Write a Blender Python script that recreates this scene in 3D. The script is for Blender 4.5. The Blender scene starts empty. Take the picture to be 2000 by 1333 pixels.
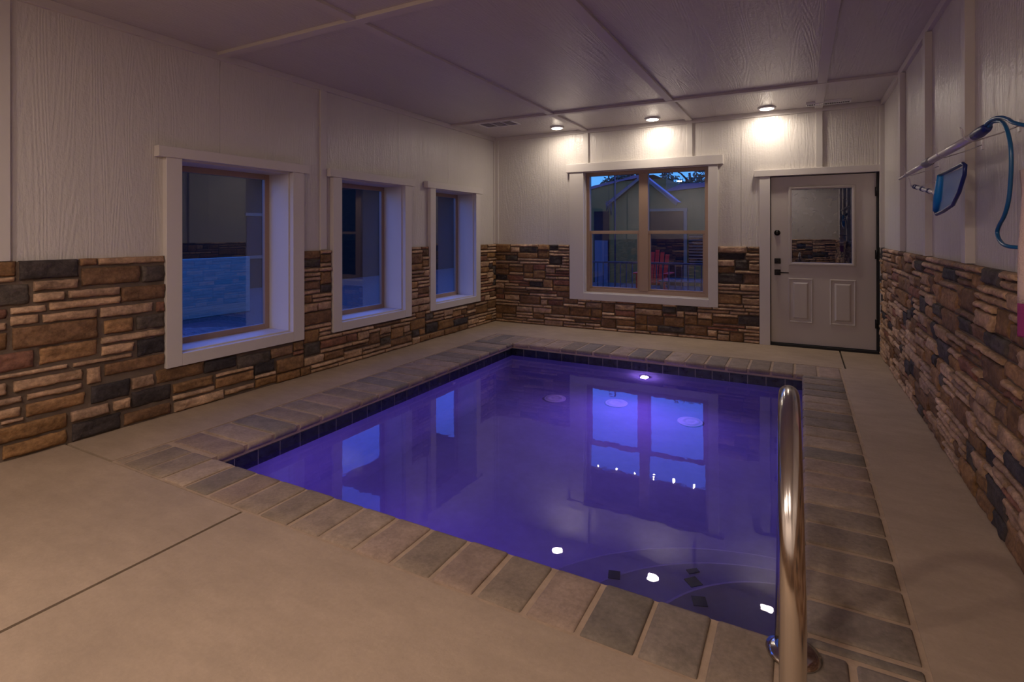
import bpy, bmesh, math, random
from mathutils import Vector, Matrix, noise

# ------------------------------------------------------------------ camera, world, exposure
sc = bpy.context.scene
C = sc.collection
cam_data = bpy.data.cameras.new('camera')
cam = bpy.data.objects.new('camera', cam_data)
C.objects.link(cam)
cam.location = (4.152, -7.163, 1.342)
cam.rotation_euler = (math.pi / 2, 0.0012, 0.4932)
cam_data.sensor_width = 36.0
cam_data.sensor_fit = 'HORIZONTAL'
cam_data.lens = 36.0 * 1051.3 / 2000
cam_data.shift_y = -(666.5 - 455.8) / 2000
cam_data.clip_start = 0.05
cam_data.clip_end = 200
sc.camera = cam

sc.view_settings.view_transform = 'Standard'
sc.view_settings.look = 'None'
sc.view_settings.gamma = 1
sc.view_settings.use_curve_mapping = False
sc.view_settings.exposure = 0.27
sc.cycles.use_denoising = True
sc.cycles.caustics_refractive = True
sc.cycles.caustics_reflective = False
sc.cycles.sample_clamp_indirect = 4.0
sc.cycles.max_bounces = 12
sc.cycles.diffuse_bounces = 5
sc.cycles.glossy_bounces = 5
sc.cycles.transmission_bounces = 8
sc.cycles.transparent_max_bounces = 12
sc.cycles.blur_glossy = 0.2

SKY_STOPS = ((0.0, (0.09, 0.38, 0.85)), (0.10, (0.11, 0.42, 0.95)), (0.24, (0.18, 0.48, 2.2)), (1.0, (0.10, 0.28, 1.3)))
CAN_WATTS, REAR_WATTS, POOL_WATTS = 6.0, 24.5, 11.5
CAN_COLOR = (1.0, 0.86, 0.72)
REAR_COLOR = (1.0, 0.80, 0.69)
POOL_COLOR = (0.24, 0.09, 1.0)

world = bpy.data.worlds.new('dusk_sky')
sc.world = world
world.use_nodes = True
nt = world.node_tree
nt.nodes.clear()
tc = nt.nodes.new('ShaderNodeTexCoord')
sep = nt.nodes.new('ShaderNodeSeparateXYZ')
rmp = nt.nodes.new('ShaderNodeValToRGB')
rmp.color_ramp.elements.new(0.3)
rmp.color_ramp.elements.new(0.6)
for el, (p_, c_) in zip(rmp.color_ramp.elements, SKY_STOPS):
    el.position = p_
    el.color = (*c_, 1)
bg = nt.nodes.new('ShaderNodeBackground')
bg.inputs['Strength'].default_value = 1.0
wo = nt.nodes.new('ShaderNodeOutputWorld')
nt.links.new(tc.outputs['Generated'], sep.inputs[0])
nt.links.new(sep.outputs['Z'], rmp.inputs[0])
nt.links.new(rmp.outputs[0], bg.inputs['Color'])
nt.links.new(bg.outputs[0], wo.inputs[0])

# room constants (metres)
W, H, YB = 4.952, 2.80, -8.75           # right wall, ceiling, rear wall
ST = 1.18                               # stone veneer height
PX0, PX1, PY0, PY1 = 1.05, 4.157, -1.38, -5.17     # pool opening (coping inner edge)
CX0, CX1, CY0, CY1 = 0.565, 4.50, -0.93, -5.485    # coping outer edge
ZW = -0.13                              # water level
random.seed(7)


# ------------------------------------------------------------------ materials
def mat(name, color, rough=0.6, metal=0.0, spec=0.5, bump=None, var=None, emit=None, vcol=False):
    """bump = list of (scale xyz, noise scale, detail, strength, distance); var = (scale xyz, noise scale, amount)"""
    m = bpy.data.materials.new(name)
    m.use_nodes = True
    n, l = m.node_tree.nodes, m.node_tree.links
    b = n['Principled BSDF']
    b.inputs['Base Color'].default_value = (*color, 1)
    b.inputs['Roughness'].default_value = rough
    b.inputs['Metallic'].default_value = metal
    b.inputs['Specular IOR Level'].default_value = spec
    co = n.new('ShaderNodeTexCoord')
    colsock = None
    if vcol:
        vc = n.new('ShaderNodeVertexColor')
        vc.layer_name = 'Col'
        colsock = vc.outputs['Color']
    for v in (var or []):
        mp = n.new('ShaderNodeMapping')
        mp.inputs['Scale'].default_value = v[0]
        l.new(co.outputs['Object'], mp.inputs[0])
        nz = n.new('ShaderNodeTexNoise')
        nz.inputs['Scale'].default_value = v[1]
        nz.inputs['Detail'].default_value = 6
        nz.inputs['Roughness'].default_value = 0.65
        l.new(mp.outputs[0], nz.inputs['Vector'])
        mr = n.new('ShaderNodeMapRange')
        mr.inputs['From Min'].default_value = 0.3
        mr.inputs['From Max'].default_value = 0.7
        mr.inputs['To Min'].default_value = 1 - v[2]
        mr.inputs['To Max'].default_value = 1 + v[2]
        l.new(nz.outputs[0], mr.inputs[0])
        mx = n.new('ShaderNodeVectorMath')
        mx.operation = 'SCALE'
        if colsock is None:
            mx.inputs[0].default_value = color
        else:
            l.new(colsock, mx.inputs[0])
        l.new(mr.outputs[0], mx.inputs['Scale'])
        colsock = mx.outputs[0]
    if colsock is not None:
        l.new(colsock, b.inputs['Base Color'])
    prev = None
    for s in (bump or []):
        mp = n.new('ShaderNodeMapping')
        mp.inputs['Scale'].default_value = s[0]
        l.new(co.outputs['Object'], mp.inputs[0])
        nz = n.new('ShaderNodeTexNoise')
        nz.inputs['Scale'].default_value = s[1]
        nz.inputs['Detail'].default_value = s[2]
        if len(s) > 5:
            nz.inputs['Distortion'].default_value = s[5]
        l.new(mp.outputs[0], nz.inputs['Vector'])
        bp = n.new('ShaderNodeBump')
        bp.inputs['Strength'].default_value = s[3]
        bp.inputs['Distance'].default_value = s[4]
        l.new(nz.outputs[0], bp.inputs['Height'])
        if prev:
            l.new(prev, bp.inputs['Normal'])
        prev = bp.outputs[0]
    if prev:
        l.new(prev, b.inputs['Normal'])
    if emit:
        b.inputs['Emission Color'].default_value = (*emit[0], 1)
        b.inputs['Emission Strength'].default_value = emit[1]
    return m


WHITE = (0.60, 0.565, 0.53)


def siding(name, grain, color=WHITE):
    """embossed wood-grain panel paint; grain = axis index the grain runs along"""
    a = [9.0, 9.0, 9.0]
    a[grain] = 1.3
    c = [1.6, 1.6, 1.6]
    c[grain] = 0.32
    m = mat(name, color, 0.29, bump=[(tuple(a), 9.0, 5.0, 0.45, 0.006, 0.8), ((1, 1, 1), 48.0, 3.0, 0.5, 0.005)],
            var=[(tuple(c), 2.0, 0.03)])
    # ring grain of the embossing: a warped wave
    n, l = m.node_tree.nodes, m.node_tree.links
    b = n['Principled BSDF']
    old = b.inputs['Normal'].links[0].from_socket
    co = n.new('ShaderNodeTexCoord')
    mp = n.new('ShaderNodeMapping')
    s = [1.0, 1.0, 1.0]
    s[grain] = 0.07
    mp.inputs['Scale'].default_value = s
    l.new(co.outputs['Object'], mp.inputs[0])
    nz = n.new('ShaderNodeTexNoise')
    nz.inputs['Scale'].default_value = 5.0
    nz.inputs['Detail'].default_value = 1.5
    l.new(mp.outputs[0], nz.inputs['Vector'])
    mu = n.new('ShaderNodeMath')
    mu.operation = 'MULTIPLY'
    mu.inputs[1].default_value = 150.0
    l.new(nz.outputs[0], mu.inputs[0])
    sn = n.new('ShaderNodeMath')
    sn.operation = 'SINE'
    l.new(mu.outputs[0], sn.inputs[0])
    bp = n.new('ShaderNodeBump')
    bp.inputs['Strength'].default_value = 0.30
    bp.inputs['Distance'].default_value = 0.0018
    l.new(sn.outputs[0], bp.inputs['Height'])
    l.new(old, bp.inputs['Normal'])
    l.new(bp.outputs[0], b.inputs['Normal'])
    return m


M = {}
M['siding_z'] = siding('painted_siding_upright_grain', 2)
M['ceiling'] = siding('painted_ceiling_grain', 1, (0.53, 0.49, 0.475))
M['trim'] = mat('painted_trim', (0.63, 0.59, 0.555), 0.45, bump=[((1, 1, 1), 60, 4, 0.3, 0.0015), ((3, 3, 3), 9, 4, 0.15, 0.002)])
M['ceil_trim'] = mat('painted_ceiling_trim', (0.57, 0.53, 0.51), 0.5, bump=[((1, 1, 1), 60, 4, 0.3, 0.0015)])
M['batten'] = mat('painted_batten', (0.60, 0.565, 0.53), 0.45, bump=[((1, 1, 1), 60, 4, 0.3, 0.0015)])
M['frame'] = mat('taupe_vinyl', (0.36, 0.245, 0.175), 0.4)
M['door'] = mat('door_paint', (0.52, 0.475, 0.435), 0.42, bump=[((1, 1, 6), 30, 2, 0.08, 0.001)])
M['black'] = mat('black_metal', (0.012, 0.011, 0.012), 0.35, 0.6)
M['rubber'] = mat('black_rubber', (0.01, 0.01, 0.011), 0.7)
M['mortar'] = mat('mortar', (0.155, 0.115, 0.085), 0.95, bump=[((1, 1, 1), 90, 4, 0.6, 0.003)], var=[((1, 1, 1), 6, 0.2)])
M['stone'] = mat('ledge_stone', (0.4, 0.3, 0.2), 0.82, spec=0.3, vcol=True,
                 bump=[((1, 1, 1), 22, 6, 0.75, 0.013), ((1, 1, 1), 90, 5, 0.55, 0.004)],
                 var=[((1, 1, 2), 7, 0.38), ((1, 1, 1), 40, 0.32)])
M['concrete'] = mat('broom_concrete', (0.40, 0.305, 0.215), 0.75, spec=0.35,
                    bump=[((1, 1, 1), 140, 4, 0.25, 0.0015), ((30, 3, 1), 6, 3, 0.15, 0.001)],
                    var=[((1, 1, 1), 1.1, 0.13), ((1, 2.2, 1), 5, 0.08), ((1, 1, 1), 60, 0.05)])
M['brick'] = mat('coping_paver', (0.2, 0.17, 0.15), 0.78, spec=0.35, vcol=True,
                 bump=[((1, 1, 1), 60, 5, 0.45, 0.004), ((1, 1, 1), 220, 3, 0.25, 0.001)],
                 var=[((1, 1, 1), 9, 0.22), ((1, 1, 1), 55, 0.16)])
M['grout'] = mat('coping_grout', (0.42, 0.31, 0.215), 0.9, bump=[((1, 1, 1), 120, 4, 0.5, 0.003)], var=[((1, 1, 1), 12, 0.15)])
M['joint'] = mat('joint_filler', (0.055, 0.045, 0.038), 0.9)
M['plaster'] = mat('pool_plaster', (0.32, 0.31, 0.50), 0.7, bump=[((1, 1, 1), 12, 4, 0.2, 0.004)], var=[((1, 1, 1), 2.5, 0.10), ((1, 1, 1), 14, 0.05)])
M['tile'] = mat('navy_tile', (0.018, 0.021, 0.032), 0.16, var=[((1, 1, 1), 18, 0.7)])
M['tile_grout'] = mat('tile_grout', (0.24, 0.22, 0.20), 0.8)
M['chrome'] = mat('stainless_steel', (0.58, 0.54, 0.50), 0.16, 1.0, bump=[((1, 1, 1), 8, 3, 0.06, 0.002)])
M['alu'] = mat('dull_aluminium', (0.62, 0.60, 0.62), 0.38, 0.55)
M['white_plastic'] = mat('white_plastic', (0.75, 0.74, 0.75), 0.4)
M['navy'] = mat('navy_plastic', (0.008, 0.02, 0.14), 0.35)
M['hose'] = mat('blue_hose', (0.008, 0.09, 0.24), 0.3)
M['towel'] = mat('towel_white', (0.68, 0.52, 0.47), 0.95, bump=[((1, 1, 1), 160, 3, 0.8, 0.004)])
M['towel_pink'] = mat('towel_magenta', (0.30, 0.035, 0.17), 0.95, bump=[((1, 1, 1), 160, 3, 0.8, 0.004)])
M['dark_tile'] = mat('marker_tile', (0.012, 0.008, 0.03), 0.3)
M['lens'] = mat('light_lens', (0.9, 0.9, 0.9), 0.5, emit=((1.0, 0.86, 0.70), 26.0))
M['pool_lens'] = mat('pool_light_lens', (0.9, 0.9, 0.9), 0.3, emit=((0.55, 0.30, 1.0), 90.0))
M['bulb'] = mat('bulb_glow', (0.9, 0.9, 0.9), 0.5, emit=((1.0, 0.78, 0.5), 60.0))
# outside
M['gravel'] = mat('gravel', (0.06, 0.055, 0.05), 0.95, bump=[((1, 1, 1), 14, 6, 1.0, 0.05)], var=[((1, 1, 1), 14, 0.6)])
M['house_wall'] = mat('house_wall', (0.17, 0.10, 0.012), 0.8, var=[((1, 1, 1), 1, 0.12)], bump=[((20, 1, 0.1), 3, 2, 0.2, 0.01)])
M['roof'] = mat('metal_roof', (0.12, 0.06, 0.10), 0.4, bump=[((12, 1, 1), 2, 0, 0.4, 0.02)])
M['fascia'] = mat('pale_fascia', (0.18, 0.11, 0.06), 0.6)
M['dark_open'] = mat('dark_opening', (0.008, 0.008, 0.012), 0.8, spec=0.1)
M['hedge_leaf'] = mat('hedge_leaf', (0.006, 0.010, 0.006), 0.9, spec=0.1)
M['leaf'] = mat('leaf', (0.035, 0.065, 0.03), 0.7)
M['bark'] = mat('bark', (0.05, 0.04, 0.03), 0.9)
M['red_chair'] = mat('red_chair_paint', (0.50, 0.012, 0.008), 0.6, spec=0.2)
M['rail_wood'] = mat('rail_paint', (0.05, 0.035, 0.05), 0.6)
M['porch_wood'] = mat('porch_wood', (0.06, 0.05, 0.045), 0.8)
M['shed_wall'] = mat('shed_wall', (0.014, 0.014, 0.010), 0.9, spec=0.1)
M['panel_white'] = mat('weathered_white_boards', (0.16, 0.27, 0.22), 0.7, var=[((1, 1.2, 14), 3, 0.22)], bump=[((1, 1, 10), 6, 4, 0.3, 0.006)])


def water_material():
    m = bpy.data.materials.new('pool_water')
    m.use_nodes = True
    n, l = m.node_tree.nodes, m.node_tree.links
    n.clear()
    out = n.new('ShaderNodeOutputMaterial')
    g = n.new('ShaderNodeBsdfGlass')
    g.inputs['IOR'].default_value = 1.333
    g.inputs['Roughness'].default_value = 0.0
    g.inputs['Color'].default_value = (0.90, 0.90, 1.0, 1)
    co = n.new('ShaderNodeTexCoord')
    prev = None
    for sc_, det, st, ds in ((0.9, 1.0, 0.35, 0.006), (8.0, 2.0, 0.14, 0.0022), (26.0, 1.0, 0.10, 0.0004)):
        nz = n.new('ShaderNodeTexNoise')
        nz.inputs['Scale'].default_value = sc_
        nz.inputs['Detail'].default_value = det
        l.new(co.outputs['Object'], nz.inputs['Vector'])
        bp = n.new('ShaderNodeBump')
        bp.inputs['Strength'].default_value = st
        bp.inputs['Distance'].default_value = ds
        l.new(nz.outputs[0], bp.inputs['Height'])
        if prev:
            l.new(prev, bp.inputs['Normal'])
        prev = bp.outputs[0]
    l.new(prev, g.inputs['Normal'])
    l.new(g.outputs[0], out.inputs['Surface'])
    return m


def pane_material(name, tint, ior=1.6):
    m = bpy.data.materials.new(name)
    m.use_nodes = True
    n, l = m.node_tree.nodes, m.node_tree.links
    n.clear()
    out = n.new('ShaderNodeOutputMaterial')
    geo = n.new('ShaderNodeNewGeometry')
    mr = n.new('ShaderNodeMapRange')
    mr.inputs['To Min'].default_value = ior
    mr.inputs['To Max'].default_value = 1 / ior
    l.new(geo.outputs['Backfacing'], mr.inputs[0])
    fr = n.new('ShaderNodeFresnel')
    l.new(mr.outputs[0], fr.inputs['IOR'])
    tr = n.new('ShaderNodeBsdfTransparent')
    tr.inputs['Color'].default_value = (*tint, 1)
    gl = n.new('ShaderNodeBsdfGlossy')
    gl.inputs['Roughness'].default_value = 0.0
    mx = n.new('ShaderNodeMixShader')
    l.new(fr.outputs[0], mx.inputs[0])
    l.new(tr.outputs[0], mx.inputs[1])
    l.new(gl.outputs[0], mx.inputs[2])
    l.new(mx.outputs[0], out.inputs['Surface'])
    return m


def mesh_net_material():
    m = bpy.data.materials.new('blue_net')
    m.use_nodes = True
    n, l = m.node_tree.nodes, m.node_tree.links
    b = n['Principled BSDF']
    b.inputs['Base Color'].default_value = (0.02, 0.26, 0.58, 1)
    b.inputs['Roughness'].default_value = 0.5
    b.inputs['Alpha'].default_value = 0.6
    return m


M['water'] = water_material()
M['glass'] = pane_material('window_glass', (0.92, 0.95, 1.0))
M['coated'] = pane_material('coated_window_glass', (0.85, 0.9, 1.0), 2.1)
M['net'] = mesh_net_material()


# ------------------------------------------------------------------ helpers
class MB:
    def __init__(self):
        self.v, self.f, self.c, self.s = [], [], [], []

    def face(self, idx, col=None, smooth=False):
        self.f.append(idx)
        self.c.append(col)
        self.s.append(smooth)

    def box(self, a, b, col=None):
        x0, y0, z0 = (min(a[i], b[i]) for i in range(3))
        x1, y1, z1 = (max(a[i], b[i]) for i in range(3))
        k = len(self.v)
        self.v += [(x0, y0, z0), (x1, y0, z0), (x1, y1, z0), (x0, y1, z0), (x0, y0, z1), (x1, y0, z1), (x1, y1, z1), (x0, y1, z1)]
        for q in ((0, 3, 2, 1), (4, 5, 6, 7), (0, 1, 5, 4), (1, 2, 6, 5), (2, 3, 7, 6), (3, 0, 4, 7)):
            self.face(tuple(k + i for i in q), col)
        return self

    def obox(self, c, ax, half, col=None):
        """oriented box: centre, three unit axes, half sizes"""
        c = Vector(c)
        k = len(self.v)
        for dz in (-1, 1):
            for dx, dy in ((-1, -1), (1, -1), (1, 1), (-1, 1)):
                self.v.append(tuple(c + Vector(ax[0]) * dx * half[0] + Vector(ax[1]) * dy * half[1] + Vector(ax[2]) * dz * half[2]))
        for q in ((0, 3, 2, 1), (4, 5, 6, 7), (0, 1, 5, 4), (1, 2, 6, 5), (2, 3, 7, 6), (3, 0, 4, 7)):
            self.face(tuple(k + i for i in q), col)
        return self

    def beam(self, a, b, w, h, up=(0, 0, 1)):
        a, b = Vector(a), Vector(b)
        d = (b - a)
        L = d.length
        d.normalize()
        s = d.cross(Vector(up)).normalized()
        u = s.cross(d).normalized()
        return self.obox((a + b) / 2, (d, s, u), (L / 2, w / 2, h / 2))

    def tube(self, pts, r, seg=10, caps=True, closed=False, radii=None):
        pts = [Vector(p) for p in pts]
        k0 = len(self.v)
        n = len(pts)
        ref = None
        for i, p in enumerate(pts):
            if closed:
                d = (pts[(i + 1) % n] - pts[i - 1]).normalized()
            elif i == 0:
                d = (pts[1] - p).normalized()
            elif i == n - 1:
                d = (p - pts[-2]).normalized()
            else:
                d = (pts[i + 1] - pts[i - 1]).normalized()
            if ref is None:
                ref = d.orthogonal().normalized()
            ref = (ref - d * ref.dot(d)).normalized()
            s = d.cross(ref)
            rr = radii[i] if radii else r
            for j in range(seg):
                t = 2 * math.pi * j / seg
                self.v.append(tuple(p + ref * math.cos(t) * rr + s * math.sin(t) * rr))
        for i in range(n if closed else n - 1):
            a0, b0 = k0 + i * seg, k0 + ((i + 1) % n) * seg
            for j in range(seg):
                self.face((a0 + j, a0 + (j + 1) % seg, b0 + (j + 1) % seg, b0 + j), None, True)
        if caps and not closed:
            self.face(tuple(k0 + j for j in reversed(range(seg))))
            self.face(tuple(k0 + (n - 1) * seg + j for j in range(seg)))
        return self

    def lathe(self, prof, origin, axis=(0, 0, 1), seg=24, smooth=True):
        """prof = [(radius, height)] along axis"""
        o, ax = Vector(origin), Vector(axis).normalized()
        a = ax.orthogonal().normalized()
        b = ax.cross(a)
        k0 = len(self.v)
        for r, h in prof:
            for j in range(seg):
                t = 2 * math.pi * j / seg
                self.v.append(tuple(o + ax * h + (a * math.cos(t) + b * math.sin(t)) * r))
        for i in range(len(prof) - 1):
            for j in range(seg):
                p, q = k0 + i * seg, k0 + (i + 1) * seg
                self.face((p + j, p + (j + 1) % seg, q + (j + 1) % seg, q + j), None, smooth)
        if prof[0][0] > 1e-6:
            self.face(tuple(k0 + j for j in reversed(range(seg))))
        if prof[-1][0] > 1e-6:
            self.face(tuple(k0 + (len(prof) - 1) * seg + j for j in range(seg)))
        return self

    def prism(self, poly, off):
        """closed polygon (3d points) extruded by vector off"""
        k = len(self.v)
        n = len(poly)
        off = Vector(off)
        self.v += [tuple(p) for p in poly] + [tuple(Vector(p) + off) for p in poly]
        self.face(tuple(k + i for i in reversed(range(n))))
        self.face(tuple(k + n + i for i in range(n)))
        for i in range(n):
            j = (i + 1) % n
            self.face((k + i, k + j, k + n + j, k + n + i))
        return self

    def build(self, name, m, parent=None, bevel=0.0, kind=None, loc=None):
        me = bpy.data.meshes.new(name)
        me.from_pydata(self.v, [], self.f)
        me.materials.append(m)
        if any(c is not None for c in self.c):
            ca = me.color_attributes.new('Col', 'FLOAT_COLOR', 'CORNER')
            i = 0
            for f, c in zip(self.f, self.c):
                for _ in f:
                    ca.data[i].color = (*(c or (0.3, 0.3, 0.3)), 1)
                    i += 1
        for p, s in zip(me.polygons, self.s):
            p.use_smooth = s
        bm = bmesh.new()
        bm.from_mesh(me)
        bmesh.ops.recalc_face_normals(bm, faces=bm.faces)
        bm.to_mesh(me)
        bm.free()
        o = bpy.data.objects.new(name, me)
        C.objects.link(o)
        if parent is not None:
            o.parent = parent
            if parent.location.length > 0:
                o.matrix_parent_inverse = Matrix.Translation(-parent.location)
        if bevel:
            bv = o.modifiers.new('bevel', 'BEVEL')
            bv.width = bevel
            bv.segments = 2
            bv.limit_method = 'ANGLE'
        if kind:
            o['kind'] = kind
        return o


def empty(name, loc=(0, 0, 0), kind=None):
    o = bpy.data.objects.new(name, None)
    o.location = loc
    o.empty_display_size = 0.1
    C.objects.link(o)
    if kind:
        o['kind'] = kind
    return o


def tag(o, label, cat, group=None):
    o['label'] = label
    o['category'] = cat
    if group:
        o['group'] = group
    return o


def copy_tree(o, parent=None, shift=(0, 0, 0)):
    c = o.copy()
    C.objects.link(c)
    c.parent = parent
    if parent is None:
        c.location = Vector(o.location) + Vector(shift)
    for ch in list(o.children):
        copy_tree(ch, c)
    return c


def area_light(name, loc, size, watts, color, parent, direction=(0, 0, -1), spread=None):
    ld = bpy.data.lights.new(name, 'AREA')
    ld.shape = 'DISK'
    ld.size = size
    ld.energy = watts
    ld.color = color
    if spread:
        ld.spread = spread
    o = bpy.data.objects.new(name, ld)
    o.location = loc
    o.rotation_euler = Vector(direction).to_track_quat('-Z', 'Y').to_euler()
    C.objects.link(o)
    o.parent = parent
    if parent.location.length > 0:
        o.matrix_parent_inverse = Matrix.Translation(-parent.location)
    return o


# ------------------------------------------------------------------ walls
def wall_pieces(mb, P, u0, u1, z0, z1, holes, seams=(), gap=0.003):
    """P(u, z, d) maps wall coordinates to world; d is depth into the wall. Boxes around holes, thin gaps at seams."""
    cuts = sorted(set([u0, u1] + [h[0] for h in holes] + [h[1] for h in holes] + [s for s in seams if u0 < s < u1]))
    for a, b in zip(cuts, cuts[1:]):
        a2 = a + (gap / 2 if a in seams else 0)
        b2 = b - (gap / 2 if b in seams else 0)
        mid = (a + b) / 2
        zs = [z0]
        for h in sorted(holes, key=lambda q: q[2]):
            if h[0] <= mid <= h[1]:
                zs += [h[2], h[3]]
        zs.append(z1)
        for k in range(0, len(zs), 2):
            if zs[k + 1] - zs[k] > 1e-4:
                mb.box(P(a2, zs[k], 0.0), P(b2, zs[k + 1], 0.02))
                mb.box(P(a, zs[k], 0.02), P(b, zs[k + 1], 0.30))


PL = lambda u, z, d: (-d, u, z)            # left wall, room side x = 0
PBk = lambda u, z, d: (u, d * 0.5, z)      # back wall, room side y = 0, 15 cm thick
PR = lambda u, z, d: (W + d * 0.5, u, z)   # right wall
PRe = lambda u, z, d: (u, YB - d * 0.5, z)  # rear wall

LEFT_WIN = [(-4.77, -3.767, 0.44, 1.905), (-3.17, -2.18, 0.44, 1.905), (-1.58, -0.613, 0.44, 1.912)]
BACK_WIN = (1.463, 3.126, 0.505, 2.20)
DOOR_HOLE = (3.822, 4.895, 0.0, 2.018)

walls = {}
mb = MB()
wall_pieces(mb, PL, YB - 0.15, 0.0, -0.1, H + 0.1, LEFT_WIN, seams=(-6.95, -4.44, -2.25, -1.23))
walls['left'] = mb.build('wall_left', M['siding_z'], kind='structure')
mb = MB()
wall_pieces(mb, PBk, -0.30, W + 0.15, -0.1, H + 0.1, [BACK_WIN, DOOR_HOLE], seams=(0.9, 3.5))
walls['back'] = mb.build('wall_back', M['siding_z'], kind='structure')
mb = MB()
wall_pieces(mb, PR, YB - 0.15, 0.0, -0.1, H + 0.1, [], seams=(-1.05, -3.0, -4.15, -5.2))
walls['right'] = mb.build('wall_right', M['siding_z'], kind='structure')
mb = MB()
wall_pieces(mb, PRe, 0.0, W, -0.1, H + 0.1, [], seams=(1.22, 2.44, 3.66))
walls['rear'] = mb.build('wall_rear', M['siding_z'], kind='structure')
mb = MB()
cs = [-0.3, 0.27, 1.48, 2.89, 4.33, W + 0.15]
for a, b in zip(cs, cs[1:]):
    mb.box((a, YB - 0.15, H), (b, 0.15, H + 0.12))
ceiling = mb.build('ceiling', M['ceiling'], kind='structure')

# wall battens: one child each
for y in (-6.95, -5.797, -3.38):
    MB().box((-0.001, y - 0.038, ST), (0.022, y + 0.038, 2.75)).build('batten', M['batten'], walls['left'], 0.002)
MB().box((-0.001, -0.042, ST), (0.022, -0.001, 2.75)).build('batten', M['batten'], walls['left'], 0.002)
for x, zb in ((0.04, ST), (1.49, 2.32), (2.893, 2.32), (4.335, 2.095), (4.915, 2.095)):
    MB().box((x - 0.034, -0.024, zb), (x + 0.034, 0.001, 2.75)).build('batten', M['batten'], walls['back'], 0.002)
for y in (-0.04, -1.38, -2.46, -3.50, -4.62, -5.75, -6.9, -8.1):
    MB().box((W - 0.042, y - 0.04, ST), (W + 0.001, y + 0.04, 2.74)).build('batten', M['batten'], walls['right'], 0.002)
for x in (1.22, 2.44, 3.66):
    MB().box((x - 0.04, YB - 0.001, ST), (x + 0.04, YB + 0.024, 2.75)).build('batten', M['batten'], walls['rear'], 0.002)

# ceiling battens and the cornice boards
for x in (1.48, 2.89, 4.33):
    MB().box((x - 0.04, YB, H - 0.022), (x + 0.04, 0.0, H + 0.001)).build('batten', M['ceil_trim'], ceiling, 0.002)
for y in (-1.17, -4.44, -7.55):
    MB().box((0.0, y - 0.038, H - 0.026), (W, y + 0.038, H + 0.001)).build('batten', M['ceil_trim'], ceiling, 0.002)
trim = empty('trim_1', kind='structure')
MB().box((-0.001, YB, 2.745), (0.028, 0.0, H)).build('cornice_board', M['ceil_trim'], trim, 0.002)
MB().box((0.028, -0.028, 2.745), (W - 0.028, 0.001, H)).build('cornice_board', M['ceil_trim'], trim, 0.002)
MB().box((W - 0.03, YB, 2.745), (W + 0.001, 0.0, H)).build('cornice_board', M['ceil_trim'], trim, 0.002)
MB().box((0.028, YB - 0.001, 2.745), (W - 0.03, YB + 0.028, H)).build('cornice_board', M['ceil_trim'], trim, 0.002)

# ------------------------------------------------------------------ ledge stone veneer
PAL = {
    'T': [(0.44, 0.285, 0.175), (0.39, 0.25, 0.155), (0.50, 0.335, 0.215), (0.36, 0.235, 0.155)],
    'O': [(0.26, 0.142, 0.060), (0.22, 0.12, 0.054), (0.30, 0.168, 0.080), (0.21, 0.118, 0.056)],
    'B': [(0.19, 0.105, 0.055), (0.16, 0.09, 0.05), (0.21, 0.125, 0.075)],
    'D': [(0.060, 0.048, 0.046), (0.075, 0.060, 0.054), (0.050, 0.042, 0.044), (0.09, 0.072, 0.06)],
    'R': [(0.26, 0.12, 0.075), (0.22, 0.105, 0.07)],
}


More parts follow.
